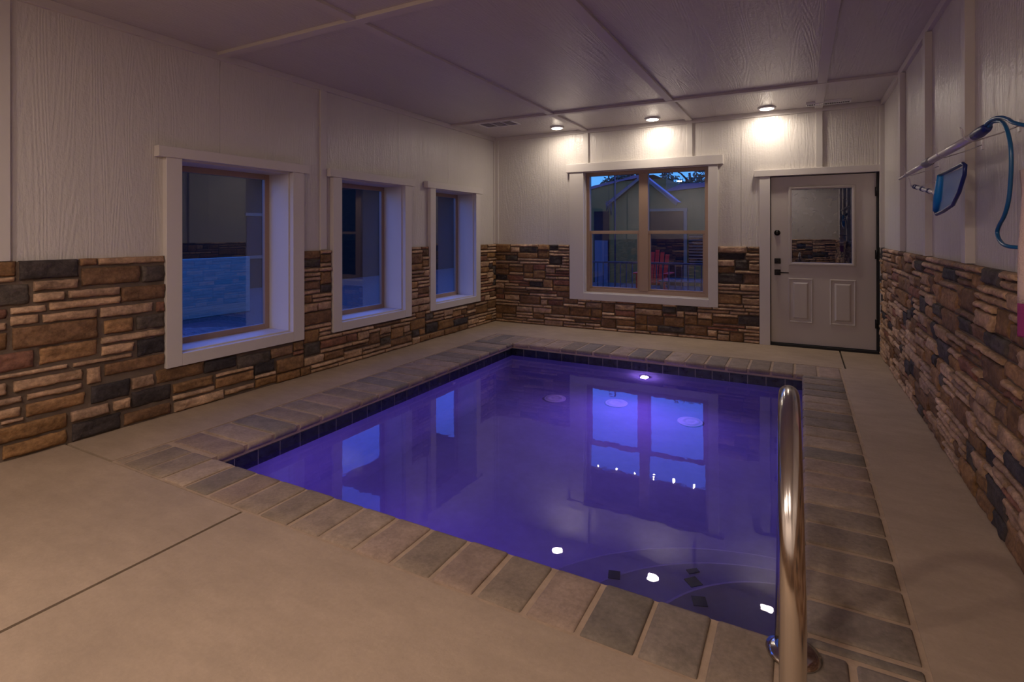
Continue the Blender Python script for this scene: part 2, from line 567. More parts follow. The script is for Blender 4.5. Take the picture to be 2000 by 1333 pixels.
def stone(mb, P, u0, u1, z0, z1, kind, rnd, coarse=False):
    g = 0.006
    u0, u1, z0, z1 = u0 + g, u1 - g, z0 + g, z1 - g
    col = rnd.choice(PAL[kind])
    k = rnd.uniform(0.85, 1.15)
    col = tuple(c * k for c in col)
    dep = {'T': 0.043, 'O': 0.036, 'B': 0.035, 'D': 0.034, 'R': 0.035}[kind] + rnd.uniform(-0.004, 0.007)
    step = 0.07 if coarse else 0.03
    nu = max(3, min(14, int((u1 - u0) / step) + 2))
    nz_ = max(3, min(6, int((z1 - z0) / step) + 2))
    seed = rnd.uniform(0, 100)
    k0 = len(mb.v)
    tilt = rnd.uniform(-0.004, 0.004)
    ed = min(0.010, (z1 - z0) * 0.3)
    us = [0, ed / (u1 - u0)] + [ed / (u1 - u0) + (1 - 2 * ed / (u1 - u0)) * i / nu for i in range(1, nu)] + [1 - ed / (u1 - u0), 1]
    zs = [0, ed / (z1 - z0)] + [ed / (z1 - z0) + (1 - 2 * ed / (z1 - z0)) * i / nz_ for i in range(1, nz_)] + [1 - ed / (z1 - z0), 1]
    for j, b in enumerate(zs):
        for i, a in enumerate(us):
            u, z = u0 + a * (u1 - u0), z0 + b * (z1 - z0)
            rim_i, rim_j = i in (0, len(us) - 1), j in (0, len(zs) - 1)
            nn = noise.noise(Vector((u * 14, z * 22, seed)))
            n2 = noise.noise(Vector((u * 45, z * 60, seed + 9)))
            d = dep + nn * 0.011 + n2 * 0.004 + tilt * (2 * b - 1)
            if rim_i or rim_j:
                d -= 0.009 + abs(n2) * 0.006
            # ragged outline
            if rim_j:
                z += noise.noise(Vector((u * 20, seed, b * 7))) * 0.006
            if rim_i:
                u += noise.noise(Vector((seed, z * 25, a * 7))) * 0.006
            mb.v.append(P(u, z, -d))
    n = len(us)
    m_ = len(zs)
    for j in range(m_ - 1):
        for i in range(n - 1):
            mb.face((k0 + j * n + i, k0 + j * n + i + 1, k0 + (j + 1) * n + i + 1, k0 + (j + 1) * n + i), col, True)
    # sides back to the mortar
    ring = [k0 + i for i in range(n)] + [k0 + j * n + n - 1 for j in range(1, m_)] + [k0 + (m_ - 1) * n + i for i in range(n - 2, -1, -1)] + [k0 + j * n for j in range(m_ - 2, 0, -1)]
    k1 = len(mb.v)
    ruz = []
    for idx in ring:
        q = idx - k0
        ruz.append((q % n, q // n))
    for (i, j) in ruz:
        u, z = u0 + us[i] * (u1 - u0), z0 + zs[j] * (z1 - z0)
        mb.v.append(P(u, z, 0.0))
    L = len(ring)
    for i in range(L):
        j = (i + 1) % L
        mb.face((ring[i], ring[j], k1 + j, k1 + i), col)


def stone_wall(name_parent, P, u0, u1, holes, seed, traced=(), skip=None, coarse=False):
    rnd = random.Random(seed)
    mb = MB()
    du, dz = 0.02, ST / 28
    nu, nz_ = int(round((u1 - u0) / du)), 28
    occ = [[False] * nu for _ in range(nz_)]

    def blocked(u, z):
        for h in holes:
            if h[0] < u < h[1] and h[2] < z < h[3]:
                return True
        return skip is not None and skip(u, z)
    for j in range(nz_):
        for i in range(nu):
            if blocked(u0 + (i + 0.5) * du, (j + 0.5) * dz):
                occ[j][i] = True
    for (a, b, c, d, kd) in traced:
        stone(mb, P, a, b, c, d, kd, rnd)
    for j in range(nz_):
        i = 0
        while i < nu:
            if occ[j][i]:
                i += 1
                continue
            r = rnd.random()
            hgt = 1 if r < 0.50 else (2 if r < 0.87 else 3)
            hgt = min(hgt, nz_ - j)
            # never leave a one-row sliver of three
            lo, hi = {1: (9, 24), 2: (6, 18), 3: (8, 20)}[hgt]
            want = rnd.randint(lo, hi)
            run = 0
            while i + run < nu and run < want and not occ[j][i + run]:
                run += 1
            if i + run < nu and not occ[j][i + run]:
                # avoid slivers to the right
                rest = 0
                while i + run + rest < nu and rest < 5 and not occ[j][i + run + rest]:
                    rest += 1
                if rest < 5:
                    run += rest
            while hgt > 1 and any(occ[j + k][i + q] for k in range(hgt) for q in range(run)):
                hgt -= 1
            if run < 4 and hgt == 1 and run > 0:
                pass
            for k in range(hgt):
                for q in range(run):
                    occ[j + k][i + q] = True
            r = rnd.random()
            if hgt == 1:
                kd = 'T' if r < 0.80 else ('R' if r < 0.9 else 'B')
            elif hgt == 2:
                kd = 'T' if r < 0.44 else ('O' if r < 0.68 else ('D' if r < 0.81 else ('B' if r < 0.94 else 'R')))
            else:
                kd = 'O' if r < 0.48 else ('D' if r < 0.70 else 'B')
            if run >= 2:
                stone(mb, P, u0 + i * du, u0 + (i + run) * du, j * dz, (j + hgt) * dz, kd, rnd, coarse)
            i += run
    o = mb.build('stone_veneer', M['stone'], name_parent)
    # mortar bed behind
    mm = MB()
    us = sorted(set([u0, u1] + [h[k] for h in holes for k in (0, 1) if u0 < h[k] < u1]))
    for a, b in zip(us, us[1:]):
        mid = (a + b) / 2
        zs = [0.0]
        for h in holes:
            if h[0] <= mid <= h[1]:
                zs += [max(0.0, h[2]), min(ST - 0.006, h[3])]
        zs.append(ST - 0.006)
        for k in range(0, len(zs), 2):
            if zs[k + 1] - zs[k] > 1e-3:
                mm.box(P(a, zs[k], 0.01), P(b, zs[k + 1], -0.019))
    mm.build('mortar_bed', M['mortar'], name_parent)
    return o


# stones near the camera on the left wall, measured one by one: (y0, y1, z0, z1, kind)
TRACED = [(-5.854, -5.729, 1.086, 1.184, 'O'), (-5.725, -5.418, 1.059, 1.184, 'D'), (-5.416, -5.313, 1.13, 1.184, 'B'), (-5.316, -4.883, 1.128, 1.184, 'T'), (-5.854, -5.737, 1.052, 1.09, 'T'), (-5.409, -5.048, 0.997, 1.121, 'B'), (-5.045, -4.883, 0.989, 1.115, 'D'), (-5.854, -5.669, 0.913, 1.046, 'D'), (-5.658, -5.422, 0.988, 1.056, 'T'), (-5.657, -5.495, 0.92, 0.981, 'T'), (-5.48, -5.18, 0.923, 0.982, 'T'), (-5.178, -4.883, 0.865, 0.976, 'B'), (-5.579, -5.177, 0.86, 0.917, 'T'), (-5.854, -5.775, 0.836, 0.905, 'R'), (-5.766, -5.588, 0.859, 0.907, 'T'), (-5.302, -4.962, 0.776, 0.852, 'T'), (-4.949, -4.883, 0.768, 0.849, 'R'), (-5.766, -5.624, 0.791, 0.855, 'T'), (-5.613, -5.313, 0.786, 0.848, 'T'), (-5.28, -5.096, 0.661, 0.762, 'O'), (-5.08, -4.883, 0.654, 0.763, 'D'), (-5.757, -5.312, 0.647, 0.785, 'B'), (-5.854, -5.779, 0.772, 0.824, 'T'), (-5.297, -4.883, 0.598, 0.651, 'T'), (-5.854, -5.773, 0.657, 0.765, 'O'), (-5.628, -5.312, 0.532, 0.643, 'O'), (-5.294, -5.093, 0.519, 0.589, 'T'), (-5.076, -4.883, 0.466, 0.596, 'D'), (-5.854, -5.646, 0.527, 0.639, 'R'), (-5.454, -5.104, 0.478, 0.513, 'T'), (-5.277, -4.883, 0.379, 0.467, 'B'), (-5.854, -5.477, 0.482, 0.517, 'T'), (-5.753, -5.4, 0.397, 0.466, 'T'), (-5.379, -5.291, 0.348, 0.461, 'T'), (-5.69, -5.4, 0.331, 0.375, 'T'), (-5.356, -5.115, 0.21, 0.337, 'D'), (-5.112, -4.959, 0.245, 0.334, 'T'), (-4.949, -4.584, 0.238, 0.351, 'O'), (-5.854, -5.78, 0.395, 0.468, 'T'), (-5.854, -5.708, 0.331, 0.375, 'T'), (-5.694, -5.386, 0.228, 0.315, 'O'), (-5.854, -5.711, 0.248, 0.311, 'T'), (-5.227, -5.115, 0.131, 0.203, 'T'), (-5.112, -4.837, 0.113, 0.234, 'D'), (-5.468, -5.247, 0.128, 0.203, 'T'), (-5.811, -5.698, 0.215, 0.245, 'T'), (-5.854, -5.482, 0.105, 0.207, 'O'), (-5.461, -5.173, 0.0, 0.12, 'D'), (-5.16, -4.841, 0.008, 0.097, 'B'), (-5.803, -5.482, 0.01, 0.099, 'O'), (-4.83, -4.515, 0.141, 0.223, 'O'), (-4.83, -4.501, 0.089, 0.134, 'T'), (-4.824, -4.423, 0.002, 0.083, 'T'), (-4.495, -4.155, 0.186, 0.221, 'T'), (-4.499, -4.155, 0.095, 0.181, 'O'), (-4.423, -4.15, 0.022, 0.07, 'T'), (-4.155, -3.949, 0.121, 0.239, 'D'), (-4.147, -3.937, 0.087, 0.126, 'T'), (-4.142, -3.928, 0.011, 0.088, 'O'), (-4.591, -4.311, 0.236, 0.338, 'D'), (-4.311, -3.988, 0.203, 0.321, 'D'), (-3.988, -3.746, 0.229, 0.322, 'B')]
holesL = [(-4.885, -3.642, 0.348, 3.0), (-3.285, -2.063, 0.352, 3.0), (-1.69, -0.497, 0.358, 3.0)]


def skipL(u, z):
    lim = -3.93 if z < 0.21 else (-3.74 if z < 0.345 else -4.87)
    return -5.86 < u < lim


stone_wall(walls['left'], PL, YB, -0.012, holesL, 3, TRACED, skipL)
holesB = [(1.255, 3.236, 0.41, 3.0), (3.708, 5.2, -0.2, 3.0)]
stone_wall(walls['back'], PBk2 := (lambda u, z, d: (u, (d if d < 0 else d * 0.5), z)), 0.03, 3.708, holesB, 11)
PR2 = lambda u, z, d: (W + (d if d < 0 else d * 0.5), u, z)
stone_wall(walls['right'], PR2, YB, -0.03, [], 23)
holesE = []
stone_wall(walls['rear'], lambda u, z, d: (u, YB - (d if d < 0 else d * 0.5), z), 0.03, W - 0.03, holesE, 5, coarse=True)


# ------------------------------------------------------------------ windows
def left_window(n, hole, casing):
    y0, y1, z0, z1 = hole
    c0, c1, cz0, cz1, hd0, hd1 = casing
    w = empty('window_%d' % n, (0, (y0 + y1) / 2, z0), 'structure')
    t = 0.052
    # casing boards on the room side, over the stone
    MB().box((0.0, c0, cz0), (t, y0, z1)).build('casing', M['trim'], w, 0.003)
    MB().box((0.0, y1, cz0), (t, c1, z1)).build('casing', M['trim'], w, 0.003)
    MB().box((0.0, y0, cz0), (t, y1, z0)).build('casing', M['trim'], w, 0.003)
    MB().box((0.0, hd0, z1), (t + 0.012, hd1, cz1)).build('head_casing', M['trim'], w, 0.003)
    # reveal boards and the sill
    r = 0.012
    MB().box((-0.30, y0, z0), (0.0, y0 + r, z1)).build('reveal', M['trim'], w)
    MB().box((-0.30, y1 - r, z0), (0.0, y1, z1)).build('reveal', M['trim'], w)
    MB().box((-0.30, y0 + r, z1 - r), (0.0, y1 - r, z1)).build('reveal', M['trim'], w)
    MB().box((-0.30, y0 + r, z0 - 0.0), (0.0, y1 - r, z0 + r)).build('window_sill', M['trim'], w)
    # taupe vinyl frame
    a0, a1, b0, b1 = y0 + r, y1 - r, z0 + r, z1 - r
    fw = 0.048
    fb = MB()
    fb.box((-0.30, a0, b0), (-0.262, a0 + fw, b1)).box((-0.30, a1 - fw, b0), (-0.262, a1, b1))
    fb.box((-0.30, a0 + fw, b0), (-0.262, a1 - fw, b0 + fw)).box((-0.30, a0 + fw, b1 - fw), (-0.262, a1 - fw, b1))
    fb.build('window_frame', M['frame'], w, 0.003)
    MB().box((-0.289, a0 + fw, b0 + fw), (-0.283, a1 - fw, b1 - fw)).build('glass_pane', M['coated'], w)
    return w


left_window(1, LEFT_WIN[0], (-4.885, -3.642, 0.348, 1.985, -4.945, -3.592))
left_window(2, LEFT_WIN[1], (-3.285, -2.063, 0.352, 1.985, -3.335, -2.015))
left_window(3, LEFT_WIN[2], (-1.690, -0.497, 0.358, 1.995, -1.765, -0.445))

x0, x1, z0, z1 = BACK_WIN
w4 = empty('window_4', ((x0 + x1) / 2, 0, z0), 'structure')
t = -0.052
MB().box((1.255, 0, 0.41), (x0, t, z1)).build('casing', M['trim'], w4, 0.003)
MB().box((x1, 0, 0.41), (3.238, t, z1)).build('casing', M['trim'], w4, 0.003)
MB().box((x0, 0, 0.41), (x1, t, z0)).build('casing', M['trim'], w4, 0.003)
MB().box((1.205, 0, z1), (3.298, t - 0.012, 2.318)).build('head_casing', M['trim'], w4, 0.003)
r = 0.012
MB().box((x0, 0, z0), (x0 + r, 0.14, z1)).build('reveal', M['trim'], w4)
MB().box((x1 - r, 0, z0), (x1, 0.14, z1)).build('reveal', M['trim'], w4)
MB().box((x0 + r, 0, z1 - r), (x1 - r, 0.14, z1)).build('reveal', M['trim'], w4)
MB().box((x0 + r, 0, z0), (x1 - r, 0.14, z0 + r)).build('window_sill', M['trim'], w4)
a0, a1, b0, b1 = x0 + r, x1 - r, z0 + r, z1 - r
fb = MB()
fb.box((a0, 0.045, b0), (a0 + 0.045, 0.12, b1)).box((a1 - 0.045, 0.045, b0), (a1, 0.12, b1))
fb.box((a0 + 0.045, 0.045, b0), (a1 - 0.045, 0.12, b0 + 0.045)).box((a0 + 0.045, 0.045, b1 - 0.045), (a1 - 0.045, 0.12, b1))
fb.box((2.222, 0.04, b0 + 0.045), (2.345, 0.12, b1 - 0.045))
fb.build('window_frame', M['frame'], w4, 0.003)
for sx0, sx1 in ((a0 + 0.045, 2.222), (2.345, a1 - 0.045)):
    s = MB()
    zm = 1.352
    s.box((sx0, 0.062, zm - 0.022), (sx1, 0.10, zm + 0.022))
    s.box((sx0, 0.066, b0 + 0.045), (sx0 + 0.028, 0.095, zm)).box((sx1 - 0.028, 0.066, b0 + 0.045), (sx1, 0.095, zm))
    s.box((sx0 + 0.028, 0.066, b0 + 0.045), (sx1 - 0.028, 0.095, b0 + 0.075))
    so = s.build('lower_sash', M['frame'], w4, 0.002)
    MB().box((sx0, 0.098, zm + 0.022), (sx1, 0.104, b1 - 0.045)).build('glass_pane', M['glass'], w4)
    MB().box((sx0 + 0.028, 0.078, b0 + 0.075), (sx1 - 0.028, 0.084, zm - 0.022)).build('glass_pane', M['glass'], so)

# ------------------------------------------------------------------ door
d1 = empty('door_1', (4.36, 0, 0), 'structure')
MB().box((3.708, 0.0, 0.0), (3.824, -0.045, 2.018)).build('casing', M['trim'], d1, 0.003)
MB().box((4.915, 0.0, 0.0), (W, -0.02, 2.018)).build('casing', M['trim'], d1, 0.003)
MB().box((3.65, 0.0, 2.018), (W, -0.055, 2.095)).build('head_casing', M['trim'], d1, 0.003)
MB().box((3.822, 0.02, 0.0), (3.829, 0.10, 2.018)).box((4.884, 0.012, 0.0), (4.915, -0.012, 2.018)).box((3.829, 0.02, 2.012), (4.884, 0.10, 2.018)).build('weather_seal', M['rubber'], d1)
MB().box((3.824, -0.03, 0.0), (4.90, 0.12, 0.03)).build('threshold', M['rubber'], d1, 0.004)
sl = MB()
DX0, DX1, DZ0, DZ1 = 3.831, 4.884, 0.036, 2.008
GX0, GX1, GZ0, GZ1 = 4.05, 4.664, 0.992, 1.855
sl.box((DX0, 0.012, DZ0), (GX0, 0.055, DZ1)).box((GX1, 0.012, DZ0), (DX1, 0.055, DZ1))
sl.box((GX0, 0.012, GZ1), (GX1, 0.055, DZ1)).box((GX0, 0.012, DZ0), (GX1, 0.055, GZ0))
slab = sl.build('door_slab', M['door'], d1)
lt = MB()
for (a, b, c, d, o) in ((4.016, 4.692, 0.958, 1.889, 0.0),):
    for q, (ins, y) in enumerate(((0.0, -0.004), (0.012, -0.012), (0.024, -0.007))):
        e = ins
        f = ins + 0.013
        lt.box((a + e, y, c + e), (a + f, 0.014, d - e)).box((b - f, y, c + e), (b - e, 0.014, d - e))
        lt.box((a + f, y, c + e), (b - f, 0.014, c + f)).box((a + f, y, d - f), (b - f, 0.014, d - e))
lt.build('light_frame', M['door'], d1, 0.003)
MB().box((GX0, 0.030, GZ0), (GX1, 0.036, GZ1)).build('glass_pane', M['coated'], d1)
for (a, b) in ((4.017, 4.271), (4.441, 4.694)):
    p = MB()
    c, d = 0.285, 0.807

    def ringb(e, f, y0_, y1_):
        # sloped picture-frame ring between inset e (depth y0_) and inset f (depth y1_)
        k = len(p.v)
        p.v.extend([(a + e, y0_, c + e), (b - e, y0_, c + e), (b - e, y0_, d - e), (a + e, y0_, d - e),
                    (a + f, y1_, c + f), (b - f, y1_, c + f), (b - f, y1_, d - f), (a + f, y1_, d - f)])
        for i in range(4):
            j = (i + 1) % 4
            p.face((k + i, k + j, k + 4 + j, k + 4 + i))
    ringb(0.0, 0.006, 0.012, 0.004)
    ringb(0.006, 0.012, 0.004, 0.004)
    ringb(0.012, 0.02, 0.004, 0.0115)
    ringb(0.02, 0.045, 0.0115, 0.0115)
    ringb(0.045, 0.062, 0.0115, 0.000)
    k = len(p.v)
    e = 0.062
    p.v.extend([(a + e, 0.0, c + e), (b - e, 0.0, c + e), (b - e, 0.0, d - e), (a + e, 0.0, d - e)])
    p.face((k, k + 1, k + 2, k + 3))
    p.build('raised_panel', M['door'], d1)
db = MB().lathe([(0.034, 0.0), (0.034, 0.008), (0.026, 0.014), (0.022, 0.026), (0.012, 0.028), (0.0, 0.028)], (3.898, 0.012, 1.343), (0, -1, 0)).build('deadbolt', M['black'], d1)
MB().box((3.868, 0.012, 0.975), (3.934, -0.012, 1.038)).build('keypad', M['black'], d1, 0.004)
MB().box((3.894, -0.012, 1.0), (3.908, -0.03, 1.013)).build('thumb_turn', M['black'], d1, 0.002)
lv = MB().box((3.868, 0.012, 0.838), (3.934, 0.0, 0.905)).build('door_handle', M['black'], d1, 0.004)
lb = MB().lathe([(0.012, 0.0), (0.012, 0.05), (0.0, 0.05)], (3.901, 0.0, 0.872), (0, -1, 0))
lb.box((3.895, -0.042, 0.866), (4.022, -0.054, 0.878))
lb.build('lever', M['black'], lv, 0.001)
for z in (1.80, 1.10, 0.33):
    MB().box((4.872, 0.012, z - 0.05), (4.90, -0.006, z + 0.05)).lathe([(0.008, -0.055), (0.008, 0.055)], (4.890, -0.008, z), (0, 0, 1), 10).build('hinge', M['black'], d1)

# ------------------------------------------------------------------ floor slabs
fl = MB()
g = 0.008
YJ = -5.487
fl.box((0, YJ + g, -0.12), (CX0, 0.0, 0))                              # left strip
fl.box((CX0, CY0, -0.12), (4.535 - g, 0.0, 0))                         # back strip
fl.box((4.535 + g, CY0, -0.12), (W, 0.0, 0))
fl.box((CX1, YJ + g, -0.12), (W, CY0, 0))                              # right strip
fl.box((0, YB, -0.12), (1.775 - g, YJ - g, 0))                         # front slabs
fl.box((1.775 + g, YB, -0.12), (W, YJ - g + 0.005, 0))
floor = fl.build('floor', M['concrete'], kind='structure')
MB().box((0, YJ - 0.012, -0.12), (CX0, YJ + 0.012, -0.022)).box((1.76, YB, -0.12), (1.79, YJ, -0.022)).box((4.52, CY0, -0.12), (4.55, 0, -0.022)).build('control_joint', M['joint'], floor)
MB().box((3.824, 0.0, -0.12), (4.95, 0.14, 0.0)).build('door_sill_slab', M['concrete'], floor)

# ------------------------------------------------------------------ swimming pool
pool = tag(empty('swimming_pool', ((PX0 + PX1) / 2, (PY0 + PY1) / 2, -1.25)), 'rectangular indoor plunge pool glowing violet, with grey paver coping', 'swimming pool')
s = 0.022                                 # coping overhang
BX0, BX1, BY0, BY1 = PX0 - s, PX1 + s, PY0 + s, PY1 - s
ZF = -1.15
bs = MB()


def quad(mb, a, b, c, d):
    k = len(mb.v)
    mb.v += [a, b, c, d]
    mb.face((k, k + 1, k + 2, k + 3))


# basin as a thick shell: walls and floor boxes
bs.box((BX0 - 0.15, BY1 - 0.15, ZF - 0.15), (BX1 + 0.15, BY0 + 0.15, ZF))
bs.box((BX0 - 0.15, BY1 - 0.15, ZF), (BX0, BY0 + 0.15, -0.06)).box((BX1, BY1 - 0.15, ZF), (BX1 + 0.15, BY0 + 0.15, -0.06))
bs.box((BX0, BY0, ZF), (BX1, BY0 + 0.15, -0.06)).box((BX0, BY1 - 0.15, ZF), (BX1, BY1, -0.06))
bs.build('basin', M['plaster'], pool)
# rounded cove at the foot of the walls
cv = MB()
for (p0, p1, nrm) in (((BX0, BY1), (BX0, BY0), (1, 0)), ((BX1, BY0), (BX1, BY1), (-1, 0)), ((BX0, BY0), (BX1, BY0), (0, -1)), ((BX1, BY1), (BX0, BY1), (0, 1))):
    R = 0.16
    k = len(cv.v)
    N = 6
    for p in (p0, p1):
        for i in range(N + 1):
            a = math.pi / 2 * i / N
            o_ = R * (1 - math.cos(a))
            z_ = ZF + R * (1 - math.sin(a))
            cv.v.append((p[0] + nrm[0] * o_, p[1] + nrm[1] * o_, z_))
    for i in range(N):
        cv.face((k + i, k + i + 1, k + N + 2 + i, k + N + 1 + i), None, True)
cv.build('cove', M['plaster'], pool)
# curved entry steps in the front right corner, each with dark marker tiles
for (zt, ea, eb, marks) in ((-0.40, 0.66, 0.80, ((3.758, -4.702, 20), (3.712, -4.585, 45), (4.085, -4.60, 40))),
                            (-0.66, 1.12, 1.12, ((3.31, -4.50, 15), (3.66, -4.29, 40))),
                            (-0.92, 1.50, 1.45, ())):
    st = MB()
    N = 30
    xc = BX1
    pts = [(xc, BY1)] + [(xc - ea * math.cos(math.pi / 2 * i / N), BY1 + eb * math.sin(math.pi / 2 * i / N)) for i in range(N + 1)]
    st.prism([(p[0], p[1], ZF) for p in pts], (0, 0, zt - ZF))
    so = st.build('step', M['plaster'], pool, 0.02)
    for (mx_, my_, ang) in marks:
        a = math.radians(ang)
        MB().obox((mx_, my_, zt + 0.003), ((math.cos(a), math.sin(a), 0), (-math.sin(a), math.cos(a), 0), (0, 0, 1)), (0.03, 0.03 if ang != 40 else 0.016, 0.003)).build('marker_tile', M['dark_tile'], so)
# waterline tiles
tl, tg = MB(), MB()
TW = 0.1642
zt0, zt1 = -0.215, -0.066
tk = 0.008
n = int(round((BY0 - BY1) / TW))
q = (BY0 - BY1) / n
for i in range(n):
    ya, yb = BY1 + i * q + 0.0035, BY1 + (i + 1) * q - 0.0035
    tl.box((BX0, ya, zt0), (BX0 + tk, yb, zt1))
    tl.box((BX1 - tk, ya, zt0), (BX1, yb, zt1))
n = int(round((BX1 - BX0) / TW))
q = (BX1 - BX0) / n
for i in range(n):
    xa, xb = BX0 + i * q + 0.0035, BX0 + (i + 1) * q - 0.0035
    tl.box((xa, BY0 - tk, zt0), (xb, BY0, zt1))
    tl.box((xa, BY1, zt0), (xb, BY1 + tk, zt1))
tk2 = 0.006
tg.box((BX0, BY1, zt0 - 0.004), (BX0 + tk2, BY0, zt1 + 0.002)).box((BX1 - tk2, BY1, zt0 - 0.004), (BX1, BY0, zt1 + 0.002))
tg.box((BX0, BY0 - tk2, zt0 - 0.004), (BX1, BY0, zt1 + 0.002)).box((BX0, BY1, zt0 - 0.004), (BX1, BY1 + tk2, zt1 + 0.002))
wt = tl.build('waterline_tiles', M['tile'], pool)
wt['label'] = 'dark navy waterline tiles'
tg.build('tile_grout', M['tile_grout'], wt)
# coping: bullnose pavers, mortar between and under
cp = MB()
rb = random.Random(4)
PAV = [(0.27, 0.21, 0.155), (0.235, 0.19, 0.15), (0.32, 0.235, 0.18), (0.28, 0.215, 0.16), (0.21, 0.175, 0.14), (0.34, 0.26, 0.195)]


def paver(a, b, c, d, axis, sgn):
    """a..b along the row, c outer edge, d inner (pool) edge; axis = 'x' row runs along x"""
    col = rb.choice(PAV)
    k_ = rb.uniform(0.88, 1.12)
    col = tuple(v * k_ for v in col)
    top = 0.003 + rb.uniform(-0.002, 0.002)
    R = 0.026
    prof = [(c, -0.065), (c, top - 0.006), (c + sgn * 0.006, top)]
    L = abs(d - c)
    for i in range(1, 4):
        t_ = i / 4
        prof.append((c + sgn * L * t_, top + rb.uniform(-0.0012, 0.0012)))
    for i in range(7):
        an = math.pi / 2 - math.pi * i / 6
        prof.append((d - sgn * R + sgn * R * math.cos(an), top - R + R * math.sin(an)))
    prof.append((d - sgn * R, -0.065))
    # the cross-section carried along the paver, end slices pulled in for a soft edge
    sl_ = [(a, 0.006), (a + 0.005, 0.0015), (a + 0.012, 0.0), (b - 0.012, 0.0), (b - 0.005, 0.0015), (b, 0.006)]
    k0 = len(cp.v)
    n_ = len(prof)
    for (u, dr) in sl_:
        for (w_, z_) in prof:
            zz = z_ - (dr if z_ > -0.02 else 0)
            ww = w_ - sgn * (dr * 0.7 if abs(w_ - d) < 0.02 else 0)
            cp.v.append((u, ww, zz) if axis == 'x' else (ww, u, zz))
    for s_ in range(len(sl_) - 1):
        for i in range(n_):
            j = (i + 1) % n_
            cp.face((k0 + s_ * n_ + i, k0 + s_ * n_ + j, k0 + (s_ + 1) * n_ + j, k0 + (s_ + 1) * n_ + i), col, True)
    cp.face(tuple(k0 + i for i in range(n_)), col)
    cp.face(tuple(k0 + (len(sl_) - 1) * n_ + i for i in range(n_)), col)


pitch = 0.2015
gr = 0.011


def row(axis, start, end, c, d, sgn, ofs):
    u = start + ofs
    while u > start:
        u -= pitch
    while u < end:
        a_, b_ = max(u, start) + gr, min(u + pitch, end) - gr
        if b_ - a_ > 0.03:
            w_ = rb.uniform(-0.003, 0.003)
            paver(a_ + w_, b_ + w_, c, d, axis, sgn)
        u += pitch


row('x', CX0 + 0.01, CX1 - 0.0, CY1 + 0.012, PY1, 1, 1.70)     # front row (joint at x = 2.299)
row('y', PY1, PY0, CX0 + 0.02, PX0, 1, 0.02)                    # left row
row('y', PY1, PY0, CX1 - 0.02, PX1, -1, 0.06)                   # right row
row('x', CX0 + 0.01, CX1 - 0.01, CY0 - 0.012, PY0, -1, 0.09)    # back row
cop = cp.build('coping', M['brick'], pool)
cop['label'] = 'grey-brown bullnose paver coping'
gb = MB()
zt = -0.0045
i_ = 0.012
gb.box((CX0, CY1, -0.06), (CX1, PY1 - i_, zt)).box((CX0, PY0 + i_, -0.06), (CX1, CY0, zt))
gb.box((CX0, PY1 - i_, -0.06), (PX0 - i_, PY0 + i_, zt)).box((PX1 + i_, PY1 - i_, -0.06), (CX1, PY0 + i_, zt))
gb.build('grout', M['grout'], cop)
# water: a surface sheet wall to wall
wm = MB()
quad(wm, (BX0 + 0.001, BY1 + 0.001, ZW), (BX1 - 0.001, BY1 + 0.001, ZW), (BX1 - 0.001, BY0 - 0.001, ZW), (BX0 + 0.001, BY0 - 0.001, ZW))
water = wm.build('water', M['water'], pool)
water['label'] = 'still violet lit water'
for p in water.data.polygons:
    if p.normal.z < 0:
        p.flip()
# main drains on the pool floor
for (x, y) in ((1.80, -1.81), (2.43, -1.64), (3.21, -1.80)):
    dm = MB().lathe([(0.12, 0.0), (0.12, 0.010), (0.105, 0.014), (0.098, 0.010), (0.09, 0.018), (0.055, 0.022), (0.05, 0.016), (0.03, 0.024), (0.0, 0.024)], (x, y, ZF), (0, 0, 1), 28)
    dm.build('drain_cover', M['white_plastic'], pool)
# return fittings on the pool walls
for (o_, ax) in (((BX0, -2.62, -0.33), (1, 0, 0)),):
    MB().lathe([(0.032, 0.0), (0.032, 0.008), (0.018, 0.012), (0.0, 0.012)], o_, ax, 18).build('return_fitting', M['white_plastic'], pool)
# underwater light on the back wall
plx, plz = 2.664, -0.42
lp = MB().lathe([(0.055, 0.0), (0.055, 0.012), (0.046, 0.020), (0.040, 0.016)], (plx, BY0, plz), (0, -1, 0), 28).build('pool_light', M['chrome'], pool)
MB().lathe([(0.040, 0.010), (0.040, 0.03), (0.028, 0.05), (0.0, 0.055)], (plx, BY0, plz), (0, -1, 0), 24).build('light_lens', M['pool_lens'], lp)
area_light('light_source', (plx, BY0 - 0.06, plz), 0.07, POOL_WATTS, POOL_COLOR, lp, (0, -1, -0.12))
# unseen extra lamp under the front coping, added to even out the violet glow
fill_lp = MB().lathe([(0.055, 0.0), (0.055, 0.012), (0.046, 0.020), (0.040, 0.016)], (1.9, BY1, -0.45), (0, 1, 0), 28).build('pool_light', M['chrome'], pool)
MB().lathe([(0.040, 0.010), (0.034, 0.022), (0.0, 0.026)], (1.9, BY1, -0.45), (0, 1, 0), 24).build('light_lens', M['pool_lens'], fill_lp)
area_light('light_source', (1.9, BY1 + 0.032, -0.45), 0.07, POOL_WATTS * 0.5, POOL_COLOR, fill_lp, (0.1, 1, -0.15))


